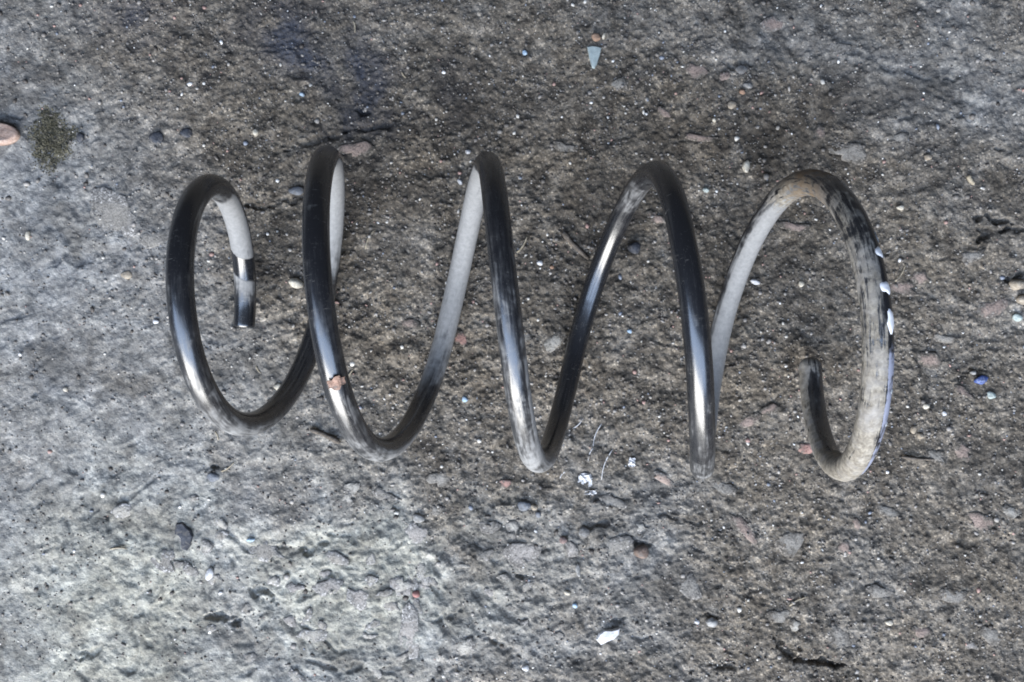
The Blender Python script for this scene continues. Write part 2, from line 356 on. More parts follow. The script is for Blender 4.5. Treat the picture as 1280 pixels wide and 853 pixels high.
# stones bedded in the floor (pieces of the ground): pixel, half sizes in pixels, angle, colour
BED = [(870, 88, 14, 11, 0, 'pink'), (876, 172, 21, 5, 8, 'pink'), (446, 187, 24, 9, -10, 'pink'),
       (655, 692, 25, 18, 10, 'lilac'), (770, 682, 20, 10, -8, 'grey'), (511, 796, 15, 28, 10, 'lilac'), (580, 810, 12, 14, 0, 'pale'),
       (528, 716, 9, 13, -15, 'pale'), (500, 735, 10, 16, 40, 'pale'), (448, 748, 12, 15, -30, 'lilac'), (410, 735, 18, 11, 0, 'lilac'),
       (714, 688, 8, 11, 0, 'lilac'), (929, 660, 8, 26, -35, 'pink'), (1205, 491, 15, 6, 28, 'pink'), (1204, 566, 10, 13, -30, 'pink'),
       (1225, 653, 21, 10, 30, 'pink'), (1153, 790, 12, 8, 0, 'pink'), (1181, 423, 15, 6, 12, 'grey'), (1160, 450, 18, 10, 0, 'pink'),
       (990, 678, 19, 17, 0, 'grey'), (936, 527, 16, 7, -25, 'pink'), (575, 424, 10, 7, 30, 'red'), (1071, 656, 5, 9, -30, 'pink'),
       (862, 735, 16, 13, 0, 'grey'), (994, 283, 18, 6, 10, 'pink'), (522, 668, 15, 13, 0, 'lilac'), (612, 660, 12, 9, 20, 'grey'),
       (420, 700, 14, 8, 10, 'grey'), (391, 795, 16, 10, -10, 'pale'), (370, 848, 8, 12, -20, 'pale'), (330, 690, 22, 12, 15, 'grey'),
       (205, 700, 16, 12, 20, 'grey'), (820, 272, 12, 7, 20, 'pink'), (1010, 560, 12, 8, 0, 'red'), (963, 512, 12, 6, -25, 'pink'),
       (632, 604, 9, 6, 8, 'red'), (512, 405, 12, 7, 20, 'pink'), (655, 420, 10, 7, 0, 'grey'), (690, 430, 18, 12, -25, 'pale'),
       (1055, 685, 9, 8, 0, 'pink'), (975, 770, 14, 9, 0, 'grey'), (995, 782, 8, 8, 0, 'pale'), (1110, 640, 14, 7, 30, 'grey'),
       (1050, 800, 12, 18, -25, 'grey'), (1240, 795, 12, 12, 0, 'grey'), (1215, 808, 9, 6, 10, 'lilac'), (1150, 348, 12, 8, 10, 'pink'),
       (1130, 360, 18, 8, 8, 'pink'), (1240, 385, 22, 12, -20, 'pink'), (1215, 320, 14, 8, -10, 'grey'), (1060, 190, 24, 12, 5, 'grey'),
       (1050, 60, 16, 8, 10, 'grey'), (965, 30, 16, 10, 0, 'pink'), (1025, 165, 8, 6, 30, 'pink'), (905, 95, 8, 7, 0, 'pink'),
       (775, 105, 14, 7, 10, 'grey'), (707, 185, 14, 7, 20, 'grey'), (830, 140, 10, 5, 35, 'pink'),
       (1125, 172, 10, 6, 0, 'grey'), (830, 600, 14, 6, 30, 'pink'), (905, 610, 16, 8, 10, 'grey'), (765, 630, 16, 10, 0, 'grey'),
       (800, 660, 9, 5, 10, 'pale'), (1170, 570, 14, 7, 20, 'grey'), (1265, 640, 12, 10, 0, 'pale'), (480, 620, 16, 8, 30, 'grey'),
       (550, 600, 16, 10, -10, 'grey'), (440, 610, 12, 9, 0, 'pale'), (150, 640, 14, 10, 0, 'pale'), (140, 270, 34, 22, 10, 'grey'),
       (190, 300, 20, 14, 0, 'grey'), (640, 660, 12, 7, 30, 'pale'), (1190, 745, 16, 9, 10, 'grey'), (1100, 740, 16, 8, 5, 'grey')]
rr = random.Random(3)
for i in range(46):                                # smaller broken aggregate of the worn lower part
    u = rr.gauss(500, 130); v = rr.gauss(745, 55)
    if v > 870 or u < 180: continue
    BED.append((u, v, rr.uniform(5, 11), rr.uniform(4, 8), rr.uniform(-60, 60), rr.choice(['grey', 'pale', 'lilac', 'grey'])))
for i, (u, v, ru, rv, an, c) in enumerate(BED):
    o = put('stone', with_mat(SLAB[i % len(SLAB)], BM[c]), u, v, ru * 1.12, rv * 1.12, 2.4, an, (rr.uniform(-6, 6), rr.uniform(-6, 6)), .56 + rr.uniform(-.10, .08))
    x_, y_ = px(u, v); q = float(conc[min(np.searchsorted(GY, y_), len(GY) - 1), min(np.searchsorted(GX, x_), len(GX) - 1)])
    o.color = (.112 + .12 * q, .099 + .125 * q, .084 + .13 * q, 1); o.parent = ground

# ------------------------------------------------------------------ the coil spring
KEY = np.array([(-183.1,2.4,16.4),(-182.2,16.7,17.1),(-181.2,30.6,20.6),(-180.2,43.5,26.8),(-179.2,55.0,35.4),(-178.3,64.5,46.1),(-177.4,71.6,58.3),(-176.5,76.0,71.7),(-175.8,77.5,85.6),(-175.2,76.2,99.4),(-174.7,71.9,112.5),(-174.3,65.1,124.3),(-173.8,55.8,134.4),(-173.2,44.7,142.1),(-172.4,32.0,147.3),(-171.4,18.5,149.6),(-170.3,4.7,148.9),(-169.0,-8.7,145.3),(-167.6,-21.1,138.8),(-166.0,-31.9,129.7),(-164.3,-40.7,118.4),(-162.4,-47.0,105.3),(-160.2,-50.4,91.0),(-157.8,-50.9,76.2),(-155.0,-48.3,61.3),(-152.0,-42.7,47.2),(-148.7,-34.3,34.5),(-145.4,-23.4,23.7),(-142.2,-10.5,15.3),(-139.0,3.9,9.8),(-136.0,19.1,7.4),(-133.1,34.3,8.2),(-130.1,49.0,12.3),(-127.2,62.5,19.4),(-124.4,74.1,29.3),(-121.7,83.3,41.6),(-119.1,89.8,55.7),(-116.7,93.1,71.0),(-114.6,93.2,86.9),(-112.7,89.9,102.6),(-111.0,83.4,117.5),(-109.4,74.0,130.8),(-107.9,62.1,142.0),(-106.2,48.0,150.7),(-104.5,32.6,156.3),(-102.5,16.4,158.7),(-100.5,0.1,157.7),(-98.4,-15.6,153.3),(-96.3,-30.0,145.8),(-94.1,-42.4,135.5),(-91.7,-52.5,122.8),(-89.2,-59.6,108.3),(-86.3,-63.5,92.7),(-83.1,-64.1,76.5),(-79.6,-61.3,60.6),(-75.9,-55.3,45.6),(-72.1,-46.2,32.2),(-68.1,-34.6,21.0),(-64.2,-20.9,12.5),(-60.4,-5.8,7.0),(-56.7,10.1,4.8),(-53.0,26.2,6.0),(-49.2,41.6,10.5),(-45.4,55.8,18.2),(-41.7,68.1,28.7),(-38.2,78.0,41.5),(-34.9,85.0,56.0),(-31.9,88.7,71.7),(-29.4,89.2,87.8),(-27.1,86.3,103.7),(-25.1,80.1,118.6),(-23.2,70.9,131.9),(-21.4,59.2,143.0),(-19.6,45.3,151.5),(-17.7,30.0,157.0),(-15.7,13.7,159.2),(-13.8,-2.7,158.0),(-12.0,-18.7,153.6),(-10.2,-33.5,146.0),(-8.3,-46.4,135.7),(-6.3,-57.0,123.1),(-4.0,-64.8,108.8),(-1.6,-69.4,93.4),(1.1,-70.7,77.5),(4.0,-68.7,61.8),(6.9,-63.4,47.1),(10.1,-55.1,34.0),(13.4,-44.2,23.0),(16.9,-31.1,14.7),(20.5,-16.4,9.2),(24.5,-0.7,7.1),(29.0,15.3,8.2),(33.8,30.9,12.5),(38.7,45.5,20.0),(43.5,58.3,30.2),(47.9,68.9,42.8),(51.9,76.8,57.1),(55.1,81.5,72.7),(57.7,83.0,88.7),(59.7,81.1,104.5),(61.4,75.9,119.5),(62.8,67.6,132.9),(64.2,56.5,144.1),(65.7,43.1,152.7),(67.5,28.1,158.3),(69.5,11.9,160.5),(71.5,-4.6,159.4),(73.5,-20.6,154.9),(75.5,-35.5,147.3),(77.7,-48.6,137.0),(80.0,-59.4,124.3),(82.4,-67.4,109.9),(85.0,-72.2,94.3),(87.8,-73.7,78.3),(90.7,-71.9,62.6),(93.7,-66.7,47.9),(96.9,-58.6,34.7),(100.1,-47.8,23.7),(103.3,-34.7,15.3),(106.7,-20.1,9.9),(110.1,-4.4,7.7),(113.8,11.5,8.8),(117.7,27.0,13.2),(121.5,41.3,20.7),(125.2,54.0,30.9),(128.8,64.3,43.5),(132.0,71.9,57.9),(135.0,76.4,73.5),(137.8,77.6,89.5),(140.3,75.4,105.4),(142.8,70.0,120.4),(145.0,61.5,133.8),(147.1,50.3,145.0),(149.0,36.9,153.6),(150.6,21.9,159.1),(152.1,6.1,161.3),(153.2,-9.9,160.1),(154.1,-25.3,155.6),(155.0,-39.4,147.9),(155.7,-51.6,137.5),(156.5,-61.4,124.9),(157.3,-68.4,110.5),(158.2,-72.2,95.0),(159.2,-72.7,79.1),(160.1,-70.0,63.5),(161.0,-64.0,48.9),(161.9,-55.2,35.9),(162.8,-43.8,25.1),(163.7,-30.5,16.9),(164.3,-20.8,13.1)]) / 1000.0
t0 = np.arange(len(KEY)) * 12.0 + 178.0; t0[-1] = 1962.0
tt = np.arange(178.0, 1962.01, 1.2)
def cr(k, v, t):
    m = np.gradient(v, k); i = np.clip(np.searchsorted(k, t) - 1, 0, len(k) - 2); h = k[i + 1] - k[i]; u = (t - k[i]) / h
    return (2*u**3-3*u**2+1)*v[i] + (u**3-2*u**2+u)*h*m[i] + (-2*u**3+3*u**2)*v[i+1] + (u**3-u**2)*h*m[i+1]
P = np.stack([cr(t0, KEY[:, i], tt) for i in range(3)], 1)
WR = np.interp(tt, [178, 900, 1000, 1150, 1300, 1500, 1640, 1740, 1962], [.0065, .0065, .0063, .0061, .0062, .0063, .0064, .0069, .0068])
low = WR - .0006 - P[:, 2]; P[:, 2] += np.where(low > -.003, np.log1p(np.exp(low / .0012)) * .0012, 0)   # rests on the floor
T = np.gradient(P, axis=0); T /= np.linalg.norm(T, axis=1)[:, None]
thr = np.radians(tt); OUT = np.stack([np.zeros_like(tt), -np.sin(thr), np.cos(thr)], 1)   # away from the coil axis
OUT -= (OUT * T).sum(1)[:, None] * T; OUT /= np.linalg.norm(OUT, axis=1)[:, None]
BI = np.cross(T, OUT); BI *= np.sign(BI[:, :1].mean())                                    # towards the right-hand end
NS = 40
phi = np.arange(NS) / NS * 2 * math.pi
def wire_point(k, ph, off=0.0):
    return P[k] + (WR[k] + off) * (math.cos(ph) * OUT[k] + math.sin(ph) * BI[k])
def build_spring():
    rings = []; wear = []
    inner_t = np.array([(178, .12), (186, .15), (194, .40), (198, .58), (204, .64), (205.5, 0), (217, 0), (218, .95), (258, .95), (270, .45), (300, .1),
               (430, .08), (455, .25), (540, .3), (556, .55), (590, .9), (640, .9), (655, .35), (800, .1), (840, .18), (858, .4), (876, .62),
               (900, .8), (984, .95), (996, .45), (1010, .1), (1140, .25), (1172, .5), (1190, .1), (1260, .12), (1300, .22), (1335, .5), (1352, .35), (1380, .1),
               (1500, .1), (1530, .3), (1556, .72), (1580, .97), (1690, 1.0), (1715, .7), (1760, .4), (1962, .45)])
    outer_t = np.array([(178, .1), (270, .12), (345, .12), (368, .34), (395, .36), (412, .42), (432, .52), (452, .55), (470, .35), (500, .12), (690, .1), (735, .3), (755, .36), (776, .42), (796, .56),
               (830, .58), (850, .28), (1000, .1), (1050, .3), (1090, .38), (1120, .4), (1142, .62), (1175, .62), (1195, .2), (1340, .2), (1400, .08), (1450, .26), (1500, .34), (1516, .5),
               (1540, .3), (1600, .45), (1680, .5), (1720, .35), (1750, .42), (1780, .48), (1962, .5)])
    mud_t = np.array([(178, 0), (1660, 0), (1690, .3), (1706, .78), (1728, .64), (1746, .50), (1775, .52), (1810, .60), (1850, .8), (1900, .9), (1930, .62), (1962, .72)])
    di = np.interp(tt, *inner_t.T); do = np.interp(tt, *outer_t.T); mu = np.interp(tt, *mud_t.T)
    # rims of the cut ends
    prof = [(k, 1.0, 0.0) for k in range(len(tt))]
    e0, e1 = len(tt), len(tt)
    seq = [(0, .30, -.0002), (0, .86, -.0002), (0, .97, .0)] + prof[1:-1] + [(-1, 1.0, .0), (-1, .93, .0018), (-1, .74, .0036), (-1, .45, .0048), (-1, .15, .0052)]
    for k, s, d in seq:
        k = k % len(tt)
        c = P[k] + T[k] * d
        ring = c[None] + (WR[k] * s) * (np.cos(phi)[:, None] * OUT[k] + np.sin(phi)[:, None] * BI[k])
        rings.append(ring)
        inn = sstep(.15, -.25, np.cos(phi)); side = np.sin(phi)
        dust = di[k] * inn + do[k] * (1 - inn)
        t = tt[k]
        if t < 300: dust = np.interp(t + 2.6 * side - 1.2 * side ** 2, *inner_t.T) * inn + do[k] * (1 - inn)
        if 1085 < t < 1150: dust = np.maximum(dust, .62 * sstep(.55, .85, side) * sstep(1085, 1100, t))     # right flank of the third coil
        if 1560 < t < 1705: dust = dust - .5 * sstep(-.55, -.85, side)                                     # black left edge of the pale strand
        mud = mu[k] * np.ones(NS)
        if t > 1700:
            dust = dust - .45 * sstep(.30, .55, side) * sstep(1715, 1745, t) * (1 - sstep(1850, 1895, t))
            mud = mud - .62 * sstep(.26, .52, side) * sstep(1712, 1735, t) * (1 - sstep(1850, 1895, t))
            mud = mud - .75 * sstep(1890, 1905, t) * (1 - .6 * sstep(1950, 1960, t)) * inn * sstep(-.62, -.35, side)
            dust = dust * (1 - .25 * sstep(1890, 1905, t) * inn)
        blue = sstep(.2, .45, side) * sstep(1790, 1815, t) * (1 - sstep(1868, 1890, t)) * .62
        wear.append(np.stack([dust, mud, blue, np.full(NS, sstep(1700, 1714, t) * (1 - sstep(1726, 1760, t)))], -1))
    V = np.concatenate(rings); Wr = np.concatenate(wear); n = len(rings)
    # dried mud makes the last coil uneven
    lumpy = perlin(V[:, 1] * 260 + 3, V[:, 2] * 260 + V[:, 0] * 190, 77) * .0004 * np.clip(Wr[:, 1] * 1.4 - .3, 0, 1)
    ctr = np.repeat(np.array([r.mean(0) for r in rings]), NS, 0); dr = V - ctr; V = V + dr / np.linalg.norm(dr, axis=1)[:, None] * lumpy[:, None]
    F = []
    for a in range(n - 1):
        for i in range(NS):
            j = (i + 1) % NS; F.append((a * NS + i, a * NS + j, (a + 1) * NS + j, (a + 1) * NS + i))
    F.append(tuple(range(NS))[::-1]); F.append(tuple((n - 1) * NS + i for i in range(NS)))
    me = mesh_from('coil_spring', V, F)
    me.color_attributes.new('wear', 'FLOAT_COLOR', 'POINT').data.foreach_set('color', Wr.astype(np.float32).ravel())
    # coordinates along and around the wire for scratches
    uvw = np.zeros((n * NS, 3), np.float32)
    arc = np.concatenate([[0], np.cumsum(np.linalg.norm(np.diff(P, axis=0), axis=1))])
    for a, (k, s, d) in enumerate(seq):
        uvw[a * NS:(a + 1) * NS, 0] = arc[k % len(tt)]; uvw[a * NS:(a + 1) * NS, 1] = np.cos(phi) * .0065; uvw[a * NS:(a + 1) * NS, 2] = np.sin(phi) * .0065
    me.attributes.new('along', 'FLOAT_VECTOR', 'POINT').data.foreach_set('vector', uvw.ravel())
    bm = bmesh.new(); bm.from_mesh(me); bmesh.ops.recalc_face_normals(bm, faces=bm.faces); bm.to_mesh(me); bm.free()
    return me
def spring_material():
    m, nt, b = mat('worn_black_enamel')
    a = N(nt, 'ShaderNodeVertexColor', layer_name='wear'); sep = N(nt, 'ShaderNodeSeparateColor'); L(nt, a.outputs[0], sep.inputs[0])
    dustA, mudA, blueA = sep.outputs
    al = N(nt, 'ShaderNodeAttribute', attribute_name='along').outputs['Vector']
    n1 = noise(nt, al, 90, 6, .62, .6); n2 = noise(nt, al, 420, 4, .6, .3); n3 = noise(nt, al, 1500, 2, .6)
    mp = N(nt, 'ShaderNodeMapping'); mp.inputs['Scale'].default_value = (1, 9, 9); L(nt, al, mp.inputs[0])
    ns = noise(nt, mp.outputs[0], 70, 5, .65, .4)                      # scuffs drawn out along the wire
    def mask(attr, amp, amp2, lo, hi):
        t = math_(nt, 'MULTIPLY_ADD', n1.outputs['Fac'], amp, -amp / 2); t = math_(nt, 'ADD', t, attr)
        u = math_(nt, 'MULTIPLY_ADD', ns.outputs['Fac'], amp2, -amp2 / 2); t = math_(nt, 'ADD', t, u)
        mr = N(nt, 'ShaderNodeMapRange', interpolation_type='SMOOTHSTEP'); L(nt, t, mr.inputs[0]); mr.inputs[1].default_value = lo; mr.inputs[2].default_value = hi
        return mr.outputs[0]
    dust = mask(dustA, .75, .7, .36, .74); mud = mask(mudA, 1.3, 1.5, .38, .62); blue = mask(blueA, 1.0, .5, .42, .62)
    film = mask(dustA, .8, 1.1, .15, .95)
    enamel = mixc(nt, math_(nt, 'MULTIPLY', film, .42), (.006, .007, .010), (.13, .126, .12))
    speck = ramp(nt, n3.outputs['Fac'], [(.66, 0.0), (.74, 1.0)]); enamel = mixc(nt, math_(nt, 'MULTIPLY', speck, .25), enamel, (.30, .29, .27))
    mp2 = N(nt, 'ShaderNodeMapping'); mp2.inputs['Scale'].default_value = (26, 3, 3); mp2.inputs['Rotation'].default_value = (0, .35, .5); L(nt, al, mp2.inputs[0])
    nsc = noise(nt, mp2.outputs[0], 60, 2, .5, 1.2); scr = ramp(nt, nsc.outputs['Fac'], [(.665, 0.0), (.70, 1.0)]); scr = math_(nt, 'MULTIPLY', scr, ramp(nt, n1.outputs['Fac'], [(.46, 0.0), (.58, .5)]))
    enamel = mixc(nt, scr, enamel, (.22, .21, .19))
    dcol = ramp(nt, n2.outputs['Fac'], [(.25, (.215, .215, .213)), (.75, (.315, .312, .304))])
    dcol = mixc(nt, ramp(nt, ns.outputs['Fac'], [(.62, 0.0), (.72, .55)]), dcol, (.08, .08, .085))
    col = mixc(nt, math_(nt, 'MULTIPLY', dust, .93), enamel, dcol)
    mcol = ramp(nt, n2.outputs['Fac'], [(.25, (.100, .088, .070)), (.5, (.205, .182, .147)), (.75, (.36, .33, .272))])
    mcol = mixc(nt, ramp(nt, n1.outputs['Fac'], [(.45, 0.0), (.7, .7)]), mcol, (.30, .29, .28))
    mcol = mixc(nt, math_(nt, 'MULTIPLY', a.outputs['Alpha'], ramp(nt, n1.outputs['Fac'], [(.35, .25), (.6, 1.0)])), mcol, (.17, .115, .065))
    col = mixc(nt, mud, col, mcol)
    col = mixc(nt, math_(nt, 'MULTIPLY', blue, .75), col, (.34, .36, .46))
    L(nt, col, b.inputs['Base Color'])
    cover = math_(nt, 'MAXIMUM', math_(nt, 'MAXIMUM', dust, mud), blue)
    rg = math_(nt, 'MULTIPLY_ADD', film, .32, .255); mr = N(nt, 'ShaderNodeMix'); L(nt, cover, mr.inputs[0]); L(nt, rg, mr.inputs[2]); mr.inputs[3].default_value = .82
    L(nt, mr.outputs[0], b.inputs['Roughness'])
    b.inputs['IOR'].default_value = 1.6
    sp = math_(nt, 'MULTIPLY_ADD', cover, -.65, 1.0); L(nt, sp, b.inputs['Specular IOR Level'])
    hh = math_(nt, 'MULTIPLY', cover, .6); hh = math_(nt, 'ADD', hh, math_(nt, 'MULTIPLY', n2.outputs['Fac'], math_(nt, 'MULTIPLY_ADD', mud, 1.0, .08)))
    bp = N(nt, 'ShaderNodeBump'); bp.inputs['Strength'].default_value = .55; bp.inputs['Distance'].default_value = .0004
    L(nt, hh, bp.inputs['Height']); L(nt, bp.outputs[0], b.inputs['Normal'])
    return m
sm = build_spring(); sm.materials.append(spring_material())
spring = bpy.data.objects.new('coil_spring', None); C.objects.link(spring); spring.empty_display_size = .02
wire = bpy.data.objects.new('wire', sm); C.objects.link(wire); wire.parent = spring
tag(spring, 'worn black steel coil spring with dusty inner side lying on the dirty floor', 'spring')

# dabs of white paint on the outer flank of the last coil
def dab(theta, ph0, half_len, half_ph, m, seed, thick=.00045):
    r = random.Random(seed); V = []; F = []; na, nr = 18, 4
    arc_per = np.linalg.norm(P[1] - P[0]) / 1.2
    pk = [(2, r.uniform(0, 6)), (3, r.uniform(0, 6)), (5, r.uniform(0, 6))]
    wob = [1 + r.uniform(-.10, .10) + sum(.09 * math.sin(q_ * i / na * 6.283 + p_) for q_, p_ in pk) for i in range(na)]
    def pt(q, i, off):
        a = i / na * 2 * math.pi; q = q * wob[i % na]
        t = theta + q * math.cos(a) * half_len; ph = ph0 + q * math.sin(a) * half_ph
        f = (t - 178.0) / 1.2; k = int(f); fr = f - k
        return (1 - fr) * wire_point(k, ph, off) + fr * wire_point(k + 1, ph, off)
    V.append(pt(0, 0, thick))
    for k in range(1, nr + 1):
        q = k / nr
        for i in range(na): V.append(pt(q, i, thick * (1 - q ** 3) + .00012 if k < nr else -.0002))
    for i in range(na): F.append((0, 1 + i, 1 + (i + 1) % na))
    for k in range(nr - 1):
        for i in range(na):
            j = (i + 1) % na; F.append((1 + k * na + i, 1 + (k + 1) * na + i, 1 + (k + 1) * na + j, 1 + k * na + j))
    me = mesh_from('paint_spot', V, F)
    bm = bmesh.new(); bm.from_mesh(me); bmesh.ops.recalc_face_normals(bm, faces=bm.faces); bm.to_mesh(me); bm.free()
    me.materials.append(m)
    o = bpy.data.objects.new('paint_spot', me); C.objects.link(o); o.parent = spring; return o
PAINT, nt_, b_ = mat('white_paint'); b_.inputs['Base Color'].default_value = (.84, .84, .86, 1); b_.inputs['Roughness'].default_value = .4
PAINT2 = stone_mat('thin_grey_paint', (.30, .33, .36), (.50, .53, .56), .6)
R_ = math.radians
dab(1777.2, R_(38), 1.9, .46, PAINT, 1, .0004); dab(1789.2, R_(36), 2.3, .52, PAINT, 2, .0004); dab(1799.8, R_(41), 3.8, .46, PAINT, 3, .0004)
dab(1770.5, R_(62), 2.6, .22, PAINT2, 4, .0002)
dab(1836.0, R_(58), .9, .16, PAINT2, 5, .0003); dab(1823.0, R_(56), 1.0, .14, PAINT2, 6, .0003)

# ------------------------------------------------------------------ loose things on the floor
def solid(name, me, mt, *a, label=None, cat=None, **k):
    c = me.copy(); c.name = name; c.materials.clear(); c.materials.append(MT[mt])
    return tag(put(name, c, *a, **k), label, cat)
PEB = [pebble_mesh('pebble', 40 + i, .16, 3, .0) for i in range(5)]
ROCK = [pebble_mesh('rock', 60 + i, .14, 3, .55) for i in range(6)]

def disc_mesh():
    V = []; F = []; n = 40
    prof = [(.6, -1.0), (.93, -.9), (1.0, -.2), (.99, .5), (.93, .92), (.84, 1.0), (.76, .95), (.4, .93), (.12, .94)]
    r = random.Random(5); w = [1 + .025 * math.sin(3 * i / n * 6.283 + 1) + r.uniform(-.008, .008) for i in range(n)]
    for q, z in prof:
        for i in range(n):
            a = i / n * 2 * math.pi; V.append((q * w[i] * math.cos(a), q * w[i] * math.sin(a), z + .05 * math.sin(2 * a + 1)))
    for k in range(len(prof) - 1):
        for i in range(n):
            j = (i + 1) % n; F.append((k * n + i, k * n + j, (k + 1) * n + j, (k + 1) * n + i))
    F.append(tuple((len(prof) - 1) * n + i for i in range(n))); F.append(tuple(range(n))[::-1])
    return mesh_from('disc', V, F)
solid('flat_disc', disc_mesh(), 'rust', 2, 169, 25, 14, 7, 4, label='flat oval reddish brown disc cut off by the left picture edge', cat='disc', tilt=(-14, 6), sink=.1)

def plate_mesh(name, outline, seed, bulge=.3):
    r = random.Random(seed); n = len(outline); V = []; F = []
    for s, z in ((1.0, -1), (1.02, .1), (.9, .8)):
        for x, y in outline: V.append((x * s, y * s, z + r.uniform(-.1, .1) * bulge))
    V.append((0, 0, 1.0 + r.uniform(-.1, .1)))
    for k in range(2):
        for i in range(n):
            j = (i + 1) % n; F.append((k * n + i, k * n + j, (k + 1) * n + j, (k + 1) * n + i))
    for i in range(n): F.append((2 * n + i, 2 * n + (i + 1) % n, 3 * n))
    F.append(tuple(range(n))[::-1])
    return mesh_from(name, V, F, False)
solid('glass_shard', plate_mesh('glass_shard', [(-1, .92), (-.3, 1.0), (.4, .95), (1.0, .82), (.75, .1), (.35, -.7), (.02, -1.05), (-.35, -.92), (-.72, 0)], 1),
      'glass', 743, 71, 9, 14, 3, 0, label='pale blue-green frosted shard tapering to a point near the top edge', cat='shard', sink=.2)
solid('white_chip', plate_mesh('white_chip', [(-1, -.35), (-.75, .3), (-.3, .75), (.35, .7), (.98, .95), (.9, .2), (.45, -.35), (.1, -.5), (-.6, -1)], 2),
      'white', 760, 795, 15, 11, 4, 0, label='bright white angular chip lying near the bottom edge', cat='chip', tilt=(5, 3), sink=.1)
solid('white_pellet', PEB[0], 'white', 262, 718, 5, 8, 4, 18, label='small bright white elongated pellet at lower left', cat='pellet', sink=.15)
solid('slate_flake', plate_mesh('slate_flake', [(-.75, .55), (-.6, .95), (0, 1.0), (.35, .7), (.75, .45), (1, 0), (.8, -.6), (.4, -1), (-.1, -.9), (-.15, -.2), (-.4, .15), (-.8, .2)], 3),
      'dark', 228, 671, 13, 18, 3.5, 0, label='dark slate flake with a notched edge left of the bottom concrete', cat='flake', sink=.25)
solid('blue_chip', ROCK[0], 'blue', 1227, 475, 9, 5.5, 4.5, -15, label='vivid blue and white plastic chip right of the spring', cat='chip', sink=.2)
